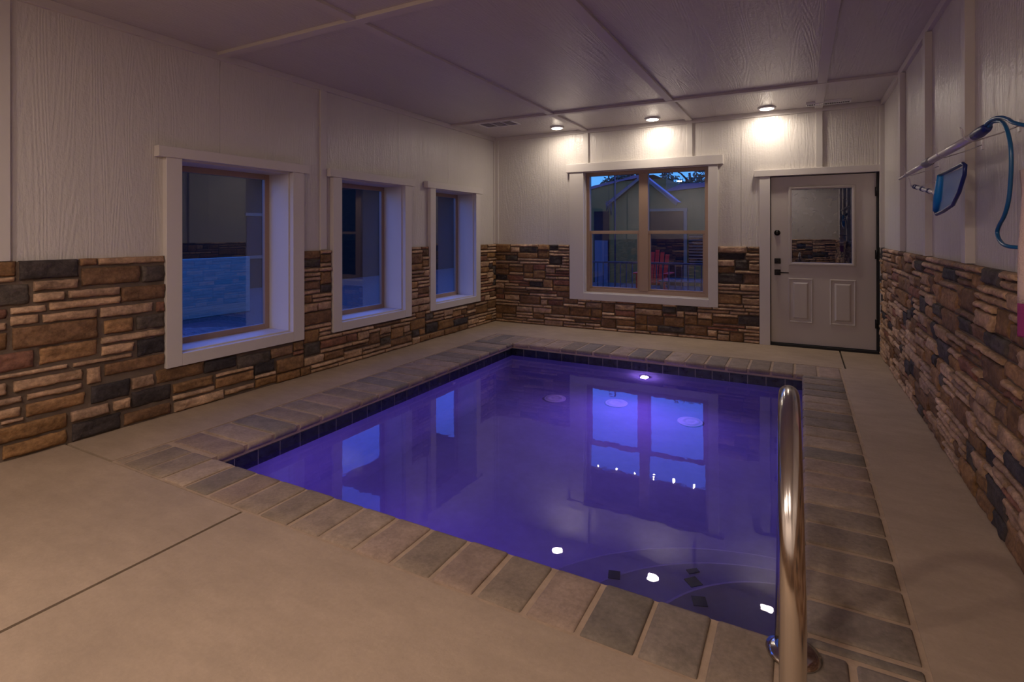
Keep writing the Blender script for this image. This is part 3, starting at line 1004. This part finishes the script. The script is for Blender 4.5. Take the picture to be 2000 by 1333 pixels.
# ------------------------------------------------------------------ stainless grab rail
rail = tag(empty('grab_rail', (4.13, -5.6, 0)), 'polished stainless steel pool grab rail arching over the coping corner', 'grab rail')
pts = []
ya, yb, zc = -5.925, -5.235, 0.568
R = (yb - ya) / 2
for i in range(6):
    pts.append((4.136, ya, 0.0 + zc * i / 6))
for i in range(25):
    a = math.pi - math.pi * i / 24
    pts.append((4.136 - 0.026 * i / 24, (ya + yb) / 2 + R * math.cos(a), zc + R * 0.98 * math.sin(a)))
for i in range(1, 7):
    pts.append((4.110 - 0.010 * i / 6, yb, zc * (1 - i / 6)))
MB().tube(pts, 0.0258, 28).build('rail_tube', M['chrome'], rail)
for (x, y) in ((4.136, ya), (4.128, yb)):
    MB().lathe([(0.078, 0.003), (0.080, 0.010), (0.060, 0.020), (0.036, 0.026), (0.027, 0.034)], (x, y, 0.0), (0, 0, 1), 36).build('escutcheon', M['chrome'], rail)


# ------------------------------------------------------------------ ceiling disc lights
def can_light(x, y, watts, color, label, group):
    o = tag(empty('ceiling_light', (x, y, H)), label, 'ceiling light', group)
    MB().lathe([(0.098, 0.0), (0.098, -0.010), (0.090, -0.018), (0.078, -0.020)], (x, y, H), (0, 0, 1), 32).build('trim_ring', M['white_plastic'], o)
    MB().lathe([(0.078, -0.012), (0.072, -0.022), (0.045, -0.029), (0.0, -0.031)], (x, y, H), (0, 0, 1), 32).build('lens', M['lens'], o)
    area_light('light_source', (x, y, H - 0.036), 0.14, watts, color, o)
    return o


cans = ((1.20, -0.36, 'round glowing disc ceiling light nearest the three deep windows'),
        (2.49, -0.30, 'round glowing disc ceiling light above the double window'),
        (3.80, -0.26, 'round glowing disc ceiling light above the half-glass door'))
for x, y, lab in cans:
    can_light(x, y, CAN_WATTS, CAN_COLOR, lab, 'disc lights along the back wall')
for x, lab in ((1.20, 'round ceiling light of the rear row nearest the left wall'), (2.49, 'middle round ceiling light by the rear wall'), (3.80, 'round ceiling light of the rear row beside the stone side wall')):
    can_light(x, -7.85, REAR_WATTS, REAR_COLOR, lab, 'disc lights along the rear wall')

# ceiling registers
rg = tag(empty('ceiling_vent', (0.62, -0.94, H)), 'white square ceiling air register in the corner by the windows', 'vent')
b = MB()
X0, X1, Y0, Y1 = 0.34, 0.86, -1.10, -0.78
b.box((X0, Y0, H - 0.008), (X0 + 0.025, Y1, H)).box((X1 - 0.025, Y0, H - 0.008), (X1, Y1, H)).box((X0 + 0.025, Y0, H - 0.008), (X1 - 0.025, Y0 + 0.025, H)).box((X0 + 0.025, Y1 - 0.025, H - 0.008), (X1 - 0.025, Y1, H))
b.build('vent_frame', M['white_plastic'], rg)
b = MB()
for i in range(3):
    xa = X0 + 0.03 + i * 0.155
    for j in range(8):
        yy = Y0 + 0.04 + j * 0.032
        b.obox((xa + 0.07, yy, H - 0.006), ((1, 0, 0), (0, 0.8, 0.6), (0, -0.6, 0.8)), (0.068, 0.010, 0.001))
b.build('louvres', M['white_plastic'], rg)
MB().box((X0 + 0.02, Y0 + 0.02, H - 0.002), (X1 - 0.02, Y1 - 0.02, H - 0.0005)).build('duct_opening', mat('duct_grey', (0.14, 0.12, 0.12), 0.8), rg)
for q_ in (0.0, 0.165, 0.33):
    MB().box((X0 + 0.02 + q_, Y0 + 0.02, H - 0.009), (X0 + 0.05 + q_, Y1 - 0.02, H - 0.002)).build('divider', M['white_plastic'], rg)
rg = tag(empty('ceiling_vent', (4.42, -0.25, H)), 'long narrow slotted ceiling vent above the half-glass door', 'vent')
X0, X1, Y0, Y1 = 4.20, 4.63, -0.31, -0.20
zf = H - 0.028
b = MB().box((X0, Y0, zf), (X1, Y0 + 0.012, H)).box((X0, Y1 - 0.012, zf), (X1, Y1, H)).box((X0, Y0 + 0.012, zf), (X0 + 0.012, Y1 - 0.012, H)).box((X1 - 0.012, Y0 + 0.012, zf), (X1, Y1 - 0.012, H))
b.build('vent_frame', M['white_plastic'], rg)
b = MB()
for j in range(24):
    xx = X0 + 0.02 + j * 0.0172
    b.box((xx, Y0 + 0.012, zf + 0.001), (xx + 0.005, Y1 - 0.012, zf + 0.006))
b.build('louvres', M['white_plastic'], rg)
MB().box((X0 + 0.012, Y0 + 0.012, zf + 0.008), (X1 - 0.012, Y1 - 0.012, H)).build('duct_opening', M['dark_open'], rg)

# ------------------------------------------------------------------ things on the right wall
XP = 4.80
pole = tag(empty('pool_pole', (XP, -4.2, 1.75)), 'long silver telescopic pool pole resting on wall hooks', 'pole')
MB().tube([(XP, -4.30, 1.753), (XP, -3.25, 1.750)], 0.0185, 18).build('outer_tube', M['alu'], pole)
MB().tube([(XP, -3.25, 1.750), (XP, -2.55, 1.746)], 0.0145, 16).build('inner_tube', M['alu'], pole)
MB().tube([(XP, -2.56, 1.746), (XP, -2.24, 1.744)], 0.009, 14).build('pole_tip', M['alu'], pole)
MB().tube([(XP, -3.36, 1.751), (XP, -3.32, 1.751), (XP, -3.20, 1.750), (XP, -3.16, 1.750)], 0.02, 18, radii=[0.021, 0.024, 0.024, 0.017]).build('lock_collar', mat('grey_collar', (0.25, 0.26, 0.28), 0.5), pole)
MB().tube([(XP, -4.42, 1.757), (XP, -4.38, 1.757), (XP, -4.30, 1.754), (XP, -4.23, 1.753)], 0.02, 18, radii=[0.012, 0.019, 0.022, 0.020]).build('end_grip', M['navy'], pole)


def wall_hook(y, z, label):
    o = tag(empty('pole_hook', (W, y, z)), label, 'hook', 'wire hooks on the siding')
    pts = [(W - 0.002, y, z + 0.03), (W - 0.06, y, z + 0.005), (XP + 0.0, y, z - 0.025), (XP - 0.03, y, z - 0.012), (XP - 0.036, y, z + 0.03), (XP - 0.045, y, z + 0.04)]
    MB().tube(pts, 0.0026, 8).build('hook_wire', M['alu'], o)
    MB().box((W - 0.006, y - 0.012, z + 0.005), (W, y + 0.012, z + 0.055)).build('hook_plate', M['alu'], o)


wall_hook(-2.73, 1.750, 'small wire hook under the thin end of the silver pole')
wall_hook(-3.68, 1.752, 'small wire hook under the thick middle of the silver pole')
wall_hook(-4.20, 1.756, 'small wire hook beside the navy pole grip')
wall_hook(-2.92, 1.655, 'small wire hook under the banded skimmer handle')

net = tag(empty('leaf_skimmer', (4.79, -3.7, 1.55)), 'blue leaf skimmer net with white banded handle hung below pole', 'pool skimmer')
fr = [(4.79, -3.640, 1.640), (4.79, -3.560, 1.520), (4.79, -3.515, 1.462), (4.79, -3.550, 1.440), (4.79, -3.72, 1.452), (4.79, -3.90, 1.475), (4.79, -4.02, 1.530), (4.79, -4.11, 1.600), (4.79, -4.12, 1.640), (4.79, -4.08, 1.652), (4.79, -3.86, 1.645), (4.79, -3.66, 1.645)]
MB().tube(fr, 0.0085, 10).build('net_rim', M['navy'], net)
# shallow mesh bag: a dished grid across the rim
top = [Vector(p) for p in ((4.79, -3.55, 1.44), (4.79, -3.515, 1.462), (4.79, -3.56, 1.52), (4.79, -3.60, 1.58), (4.79, -3.64, 1.64))]
bot = [Vector(p) for p in ((4.79, -3.72, 1.452), (4.79, -3.90, 1.475), (4.79, -4.02, 1.530), (4.79, -4.11, 1.60), (4.79, -4.12, 1.64))]
nb = MB()
NU, NV = 12, 16
k0 = len(nb.v)


def lerp_chain(ch, t_):
    x_ = t_ * (len(ch) - 1)
    i = min(int(x_), len(ch) - 2)
    return ch[i].lerp(ch[i + 1], x_ - i)


for i in range(NU + 1):
    for j in range(NV + 1):
        a, b_ = lerp_chain(top, i / NU), lerp_chain(bot, i / NU)
        p = a.lerp(b_, j / NV)
        dish = 0.028 * math.sin(math.pi * j / NV) ** 0.7 * (0.45 + 0.55 * math.sin(math.pi * i / NU))
        nb.v.append((p.x + dish, p.y, p.z))
for i in range(NU):
    for j in range(NV):
        q = k0 + i * (NV + 1) + j
        nb.face((q, q + 1, q + NV + 2, q + NV + 1), None, True)
no = nb.build('net_bag', M['net'], net)
no['label'] = 'translucent blue mesh bag'
MB().tube([(4.79, -3.64, 1.640), (4.79, -3.575, 1.53), (4.79, -3.53, 1.46)], 0.016, 12, radii=[0.014, 0.019, 0.014]).build('net_throat', mat('bright_blue_plastic', (0.01, 0.22, 0.60), 0.4), net)
MB().tube([(4.79, -3.59, 1.552), (4.79, -3.46, 1.565), (4.79, -2.95, 1.632)], 0.012, 14, radii=[0.018, 0.0125, 0.012]).build('handle', M['white_plastic'], net)
for (y, z) in ((-3.52, 1.558), (-3.36, 1.578), (-3.17, 1.603), (-2.99, 1.627), (-2.93, 1.635)):
    MB().tube([(4.79, y - 0.022, z - 0.003), (4.79, y + 0.022, z + 0.003)], 0.0145, 14).build('handle_band', M['navy'], net)
MB().tube([(4.79, -2.93, 1.635), (4.79, -2.80, 1.652)], 0.006, 10).build('handle_tip', M['navy'], net)


def smooth_path(pts, sub=6, closed=False):
    pts = [Vector(p) for p in pts]
    n = len(pts)
    out = []
    rng = range(n if closed else n - 1)
    for i in rng:
        p0 = pts[(i - 1) % n] if closed or i > 0 else pts[0]
        p1, p2 = pts[i], pts[(i + 1) % n]
        p3 = pts[(i + 2) % n] if closed or i + 2 < n else pts[-1]
        for k in range(sub):
            t_ = k / sub
            out.append(0.5 * ((2 * p1) + (-p0 + p2) * t_ + (2 * p0 - 5 * p1 + 4 * p2 - p3) * t_ ** 2 + (-p0 + 3 * p1 - 3 * p2 + p3) * t_ ** 3))
    if not closed:
        out.append(pts[-1])
    return out


hose = tag(empty('pool_hose', (4.8, -4.6, 1.75)), 'thin blue vacuum hose looped from the navy pole grip', 'hose')
hp = [(4.80, -4.425, 1.758), (4.80, -4.44, 1.763), (4.80, -4.474, 1.767), (4.80, -4.564, 1.752), (4.80, -4.622, 1.718), (4.80, -4.663, 1.657), (4.80, -4.674, 1.60), (4.80, -4.668, 1.53), (4.80, -4.647, 1.459), (4.80, -4.603, 1.406), (4.80, -4.545, 1.37), (4.80, -4.520, 1.341), (4.80, -4.558, 1.309), (4.80, -4.646, 1.293), (4.85, -4.71, 1.289), (4.90, -4.78, 1.29), (4.93, -4.95, 1.31), (4.935, -5.06, 1.42), (4.93, -5.06, 1.53), (4.90, -4.95, 1.63), (4.85, -4.83, 1.672), (4.80, -4.72, 1.717), (4.80, -4.64, 1.746), (4.795, -4.56, 1.768), (4.79, -4.47, 1.772), (4.79, -4.428, 1.765)]
MB().tube(smooth_path(hp), 0.0068, 10).build('hose_tube', M['hose'], hose)

tw = tag(empty('beach_towel', (4.84, -4.83, 1.3)), 'white towel with magenta lower half hanging on stone side wall', 'towel')


def cloth(z0_, z1_, name, m):
    cb = MB()
    NU_, NV_ = 24, 12
    for side in (0, 1):
        for i in range(NU_ + 1):
            for j in range(NV_ + 1):
                t_ = i / NU_
                z_ = z0_ + (z1_ - z0_) * j / NV_
                sp = 0.17 + 0.02 * max(0.0, 1.35 - z_)
                y_ = -4.83 + (t_ - 0.5) * 2 * sp
                x_ = 4.835 + 0.018 * math.sin(t_ * 19 + z_ * 1.3) * min(1, (1.62 - z_) * 3) - (0.012 if side else 0)
                cb.v.append((x_, y_, z_))
    Ns = (NU_ + 1) * (NV_ + 1)
    for side in (0, 1):
        for i in range(NU_):
            for j in range(NV_):
                q_ = side * Ns + i * (NV_ + 1) + j
                cb.face((q_, q_ + 1, q_ + NV_ + 2, q_ + NV_ + 1), None, True)
    for i in range(NU_):
        for j in (0, NV_):
            q_ = i * (NV_ + 1) + j
            cb.face((q_, q_ + NV_ + 1, q_ + NV_ + 1 + Ns, q_ + Ns))
    for j in range(NV_):
        for i in (0, NU_):
            q_ = i * (NV_ + 1) + j
            cb.face((q_, q_ + 1, q_ + 1 + Ns, q_ + Ns))
    return cb.build(name, m, tw)


cloth(1.10, 1.56, 'towel_top', M['towel'])['label'] = 'white upper towel'
cloth(0.985, 1.10, 'towel_hem', M['towel_pink'])['label'] = 'magenta lower towel'
th = tag(empty('towel_hook', (W, -4.80, 1.57)), 'small metal wall hook holding the magenta and white towel', 'hook')
MB().tube([(W - 0.002, -4.80, 1.60), (4.88, -4.80, 1.575), (4.835, -4.80, 1.568), (4.815, -4.80, 1.595)], 0.005, 8).build('hook_wire', M['alu'], th)

# ------------------------------------------------------------------ outside
ZG = -0.15
gm = MB()
gm.box((-40, -30, ZG - 0.2), (-0.31, 60, ZG)).box((-0.31, 0.151, ZG - 0.2), (40, 60, ZG)).box((-0.31, -30, ZG - 0.2), (40, YB - 0.16, ZG))
ground = gm.build('ground', M['gravel'], kind='structure')
gh = MB()                                   # low heap of gravel under the first window
NX = 26
for i in range(NX + 1):
    for j in range(NX + 1):
        x_, y_ = -3.6 + 2.4 * i / NX, -4.8 + 2.9 * j / NX
        e = max(0, 1 - ((x_ + 2.4) / 1.2) ** 2) * max(0, 1 - ((y_ + 3.35) / 1.45) ** 2)
        gh.v.append((x_, y_, ZG + (0.30 * e ** 0.7 + 0.05 * e * noise.noise(Vector((x_ * 9, y_ * 9, 1)))) - 0.001))
for i in range(NX):
    for j in range(NX):
        q = i * (NX + 1) + j
        gh.face((q, q + NX + 1, q + NX + 2, q + 1), None, False)
hp_ = gh.build('gravel_heap', mat('wet_gravel', (0.07, 0.07, 0.06), 0.5, bump=[((1, 1, 1), 18, 6, 1.0, 0.06)], var=[((1, 1, 1), 20, 0.7)]))
hp_['kind'] = 'stuff'
tag(hp_, 'low heap of wet grey gravel outside the largest deep window', 'gravel')
pn = MB()
pn.box((-5.30, -3.4, ZG), (-5.20, -0.42, 0.90))
tag(pn.build('board_screen', M['panel_white'], None, 0.01), 'weathered white board screen on gravel outside the largest deep window', 'screen')

# neighbouring shed beyond the left windows
sh = tag(empty('garden_shed', (-9, 5, ZG)), 'dark boarded outbuilding seen through the narrow deep windows', 'outbuilding')
MB().box((-12, -2.6, ZG), (-9, 17.0, 3.3)).build('wall', M['shed_wall'], sh)
MB().prism([(-12.3, -2.9, 3.3), (-8.8, -2.9, 3.3), (-10.5, -2.9, 3.8)], (0, 20.2, 0)).build('roof', M['shed_wall'], sh)
MB().box((-9.0, 2.2, 0.75), (-8.96, 3.4, 1.8)).build('window', M['dark_open'], sh)
for zz in (1.82, 0.66):
    MB().box((-8.99, 2.15, zz), (-8.93, 3.45, zz + 0.08)).build('window_trim', M['fascia'], sh)

# tall clipped hedge outside the door, added so its glass stays dark
hm = MB()
rh = random.Random(9)
for _ in range(5200):
    c = Vector((rh.uniform(3.3, 9.5), rh.uniform(3.2, 3.6), rh.uniform(ZG, 3.0)))
    d_ = Vector((rh.gauss(0, 1), rh.gauss(0, 1), rh.gauss(0, 1))).normalized()
    e_ = d_.orthogonal().normalized()
    k = len(hm.v)
    s_ = rh.uniform(0.05, 0.09)
    hm.v += [tuple(c - d_ * s_), tuple(c + e_ * s_ * 0.5), tuple(c + d_ * s_), tuple(c - e_ * s_ * 0.5)]
    hm.face((k, k + 1, k + 2, k + 3))
backdrop = tag(empty('hedge', (6.4, 3.4, ZG)), 'tall dark hedge growing close outside the half-glass door', 'hedge')
hm.build('foliage', M['hedge_leaf'], backdrop)
MB().box((3.35, 3.35, ZG), (9.4, 3.55, 2.9)).build('branches', M['hedge_leaf'], backdrop)

# house across the yard
ho = tag(empty('house', (0, 8.5, ZG)), 'olive gabled house with blue metal roofs across the yard', 'house')
MB().prism([(-2.6, 8.5, ZG), (2.9, 8.5, ZG), (2.9, 8.5, 2.25), (0.93, 8.5, 2.20), (0.09, 8.5, 2.93), (-0.80, 8.5, 2.25), (-2.6, 8.5, 2.25)], (0, 0.4, 0)).build('wall', M['house_wall'], ho)
MB().beam((-1.0, 8.45, 2.16), (0.09, 8.45, 2.99), 0.10, 0.05).build('gable_fascia', M['fascia'], ho)
MB().beam((0.09, 8.45, 2.99), (1.05, 8.45, 2.14), 0.10, 0.05).build('gable_fascia', M['fascia'], ho)
MB().prism([(-1.0, 8.42, 2.19), (0.09, 8.42, 3.02), (0.09, 8.42, 3.06), (-1.05, 8.42, 2.22)], (0, 0.5, 0)).build('roof', M['roof'], ho)
MB().prism([(1.05, 8.42, 2.19), (0.09, 8.42, 3.02), (0.09, 8.42, 3.06), (1.10, 8.42, 2.22)], (0, 0.5, 0)).build('roof', M['roof'], ho)
MB().prism([(-3.8, 11.0, ZG), (0.2, 11.0, ZG), (0.2, 11.0, 3.15), (-1.33, 11.0, 3.13), (-2.49, 11.0, 2.88), (-3.8, 11.0, 2.60)], (0, 3.0, 0)).build('wall', M['house_wall'], ho)
MB().prism([(-3.9, 10.95, 2.56), (-2.49, 10.95, 2.88), (-1.33, 10.95, 3.13), (-0.2, 10.95, 3.30), (-0.9, 10.95, 3.31), (-1.19, 10.95, 3.22), (-2.3, 10.95, 3.02)], (0, 2.8, 0)).build('roof', M['roof'], ho)
MB().prism([(0.2, 11.0, ZG), (4.2, 11.0, ZG), (4.2, 11.0, 3.2), (1.43, 11.0, 2.82), (0.06, 11.0, 2.70), (0.2, 11.0, 2.70)], (0, 3.0, 0)).build('wall', M['house_wall'], ho)
MB().prism([(0.03, 10.95, 2.70), (1.43, 10.95, 2.82), (4.3, 10.95, 3.1), (4.3, 10.95, 3.35), (1.38, 10.95, 2.96), (0.73, 10.95, 2.96)], (0, 2.8, 0)).build('roof', M['roof'], ho)
MB().box((-1.41, 8.48, ZG), (-0.94, 8.46, 2.0)).build('entry_door', M['dark_open'], ho)['label'] = 'dark entry door'
MB().box((-1.38, 8.455, ZG), (-0.97, 8.44, 1.12)).build('door_screen', mat('bluish_panel', (0.09, 0.08, 0.10), 0.6), ho)
MB().box((0.29, 8.48, ZG), (1.24, 8.46, 1.965)).build('porch_opening', M['dark_open'], ho)['label'] = 'wide dark porch opening'
MB().box((0.20, 8.47, 1.965), (1.34, 8.43, 2.04)).box((1.24, 8.47, ZG), (1.33, 8.43, 1.965)).build('opening_trim', M['fascia'], ho)
MB().box((1.37, 8.48, 0.5), (2.2, 8.46, 1.3)).build('blind_window', M['dark_open'], ho)
sb = MB()
for i in range(9):
    sb.box((1.38, 8.455, 0.54 + i * 0.085), (2.19, 8.445, 0.565 + i * 0.085))
sb.build('window_blind', M['fascia'], ho)

# porch roof outside the double window, its string of bulbs, and the porch railing
pr_ = tag(empty('porch_roof', (1.8, 1.5, 3.0)), 'dark flat porch roof outside the double window', 'porch roof')
MB().box((-3.5, 0.16, 3.0), (3.2, 2.88, 3.10)).build('soffit', M['porch_wood'], pr_)
MB().box((-3.5, 2.82, 2.98), (3.2, 2.90, 3.14)).build('fascia', M['porch_wood'], pr_)
for x in (-3.4, 3.12):
    MB().box((x - 0.06, 2.76, ZG), (x + 0.06, 2.86, 3.0)).build('post', M['porch_wood'], pr_)
sl2 = tag(empty('string_lights', (1.8, 2.92, 2.99)), 'string of small warm bulbs along the porch roof edge', 'string lights')
xs = [-0.78 + 0.358 * i for i in range(11)]
wire = []
for i, x in enumerate(xs):
    wire += [(x, 2.93, 3.0), (x + 0.179, 2.93, 2.975)]
MB().tube(wire, 0.004, 6).build('wire', M['rubber'], sl2)
for x in xs:
    MB().lathe([(0.0, -0.075), (0.014, -0.066), (0.020, -0.05), (0.016, -0.032), (0.010, -0.02), (0.010, 0.0)], (x, 2.93, 2.99), (0, 0, 1), 12).build('bulb', M['bulb'], sl2)

rl = tag(empty('porch_railing', (1.6, 3.0, ZG)), 'dark porch railing with thin balusters outside the double window', 'railing')
MB().box((-0.6, 2.97, 0.755), (3.0, 3.03, 0.79)).build('top_rail', M['rail_wood'], rl)
MB().box((-0.6, 2.98, 0.02), (3.0, 3.02, 0.06)).build('bottom_rail', M['rail_wood'], rl)
for i in range(31):
    x = -0.54 + i * 0.115
    MB().box((x - 0.009, 2.991, 0.06), (x + 0.009, 3.009, 0.755)).build('baluster', M['rail_wood'], rl)
for x in (-0.6, 3.0):
    MB().box((x - 0.045, 2.955, ZG), (x + 0.045, 3.045, 0.86)).build('post', M['rail_wood'], rl)

# red slatted garden chair on the yard
ch = tag(empty('adirondack_chair', (1.32, 5.0, ZG)), 'red slatted garden chair behind the porch railing', 'chair')
cx_, cy_ = 1.22, 5.1
for i in range(5):
    x = cx_ - 0.20 + i * 0.10
    top_ = 0.95 - 0.05 * abs(i - 2)
    MB().beam((x, cy_ + 0.10, 0.22), (x * 1.0 + (i - 2) * 0.012, cy_ + 0.32, top_), 0.085, 0.02, (0, 1, 0)).build('back_slat', M['red_chair'], ch)
for i in range(5):
    MB().box((cx_ - 0.25, cy_ - 0.40 + i * 0.1, 0.24 - i * 0.02), (cx_ + 0.25, cy_ - 0.315 + i * 0.1, 0.262 - i * 0.02)).build('seat_slat', M['red_chair'], ch)
for sx in (-1, 1):
    MB().box((cx_ + sx * 0.33 - 0.06, cy_ - 0.42, 0.43), (cx_ + sx * 0.33 + 0.06, cy_ + 0.25, 0.455)).build('armrest', M['red_chair'], ch)
    MB().box((cx_ + sx * 0.30 - 0.015, cy_ - 0.40, ZG), (cx_ + sx * 0.30 + 0.015, cy_ - 0.32, 0.43)).build('leg', M['red_chair'], ch)
    MB().beam((cx_ + sx * 0.27, cy_ - 0.40, 0.20), (cx_ + sx * 0.27, cy_ + 0.45, ZG + 0.04), 0.03, 0.09).build('leg', M['red_chair'], ch)

# low glossy-topped table past the railing, added to catch a blue sky glint
lt_ = tag(empty('garden_table', (2.15, 3.75, ZG)), 'low glossy topped garden table behind the porch railing', 'table')
MB().box((1.70, 3.40, 0.395), (2.55, 4.15, 0.42)).build('table_top', mat('glossy_top', (0.10, 0.12, 0.14), 0.04), lt_, 0.004)
for (x, y) in ((1.75, 3.45), (2.50, 3.45), (1.75, 4.10), (2.50, 4.10)):
    MB().box((x - 0.02, y - 0.02, ZG), (x + 0.02, y + 0.02, 0.395)).build('leg', M['rail_wood'], lt_)

# shallow glossy slab, made up to mirror the sky before the house
hb = MB().box((0.45, 7.0, ZG), (2.6, 8.1, ZG + 0.02))
wp = hb.build('wet_patio', mat('wet_slab', (0.08, 0.09, 0.11), 0.06), kind='structure')

wc = tag(empty('wind_chime', (-0.62, 7.6, 2.0)), 'dark wind chime hanging on a pole before the gabled house', 'wind chime')
MB().tube([(-0.48, 7.6, ZG), (-0.48, 7.6, 2.95), (-0.52, 7.6, 3.0), (-0.66, 7.6, 2.98)], 0.022, 8).build('pole', M['rail_wood'], wc)
MB().tube([(-0.66, 7.6, 2.98), (-0.66, 7.6, 2.25)], 0.004, 6).build('cord', M['rubber'], wc)
MB().lathe([(0.09, 0.0), (0.09, 0.02)], (-0.66, 7.6, 2.22), (0, 0, 1), 16).build('top_disc', M['rail_wood'], wc)
for i in range(6):
    a = i * math.pi / 3
    MB().tube([(-0.66 + 0.07 * math.cos(a), 7.6 + 0.07 * math.sin(a), 2.21), (-0.66 + 0.07 * math.cos(a), 7.6 + 0.07 * math.sin(a), 1.85 + 0.04 * i)], 0.011, 8).build('chime_tube', M['rail_wood'], wc)


def tree(x, y, h, r, seed, label, n=2600, leaf=0.09):
    rr = random.Random(seed)
    o = tag(empty('tree', (x, y, ZG)), label, 'tree', 'trees beyond the house')
    tb = MB().tube([(x, y, ZG), (x + 0.1, y, h * 0.4), (x - 0.1, y, h * 0.8)], 0.1, 8, radii=[0.2, 0.13, 0.05])
    for k in range(9):
        a = rr.uniform(0, 6.28)
        z_ = h * rr.uniform(0.35, 0.75)
        tb.tube([(x, y, z_), (x + math.cos(a) * r * 0.5, y + math.sin(a) * r * 0.5, z_ + r * 0.4), (x + math.cos(a) * r * 0.9, y + math.sin(a) * r * 0.9, z_ + r * 0.55)], 0.04, 5, radii=[0.06, 0.035, 0.012])
    tb.build('trunk', M['bark'], o)
    lb_ = MB()
    blobs = [(x + rr.gauss(0, r * 0.45), y + rr.gauss(0, r * 0.45), h * 0.72 + rr.gauss(0, h * 0.16), r * rr.uniform(0.28, 0.5)) for _ in range(16)]
    for _ in range(n):
        bx, by, bz, br = rr.choice(blobs)
        v = Vector((rr.gauss(0, 1), rr.gauss(0, 1), rr.gauss(0, 1))).normalized() * br * rr.uniform(0.55, 1.05)
        c = Vector((bx, by, bz)) + v
        d_ = Vector((rr.gauss(0, 1), rr.gauss(0, 1), rr.gauss(0, 1))).normalized()
        e_ = d_.orthogonal().normalized()
        s_ = leaf * rr.uniform(0.6, 1.3)
        k = len(lb_.v)
        lb_.v += [tuple(c - d_ * s_), tuple(c + e_ * s_ * 0.5), tuple(c + d_ * s_), tuple(c - e_ * s_ * 0.5)]
        lb_.face((k, k + 1, k + 2, k + 3))
    lb_.build('foliage', M['leaf'], o)


tree(-6.3, 17.5, 5.8, 1.3, 1, 'dense dark tree above the lower blue roof')
tree(-3.0, 18.5, 5.4, 1.15, 2, 'dark tree rising behind the gable peak')
tree(-0.1, 17.5, 5.0, 1.15, 3, 'bushy tree behind the long blue roof', 2200)
tree(3.6, 18.5, 5.6, 1.2, 5, 'tall loose tree above the end of the blue roof', 1500)
tree(-14.5, 6.5, 5.4, 1.6, 6, 'broad tree behind the dark outbuilding', 2200, 0.12)
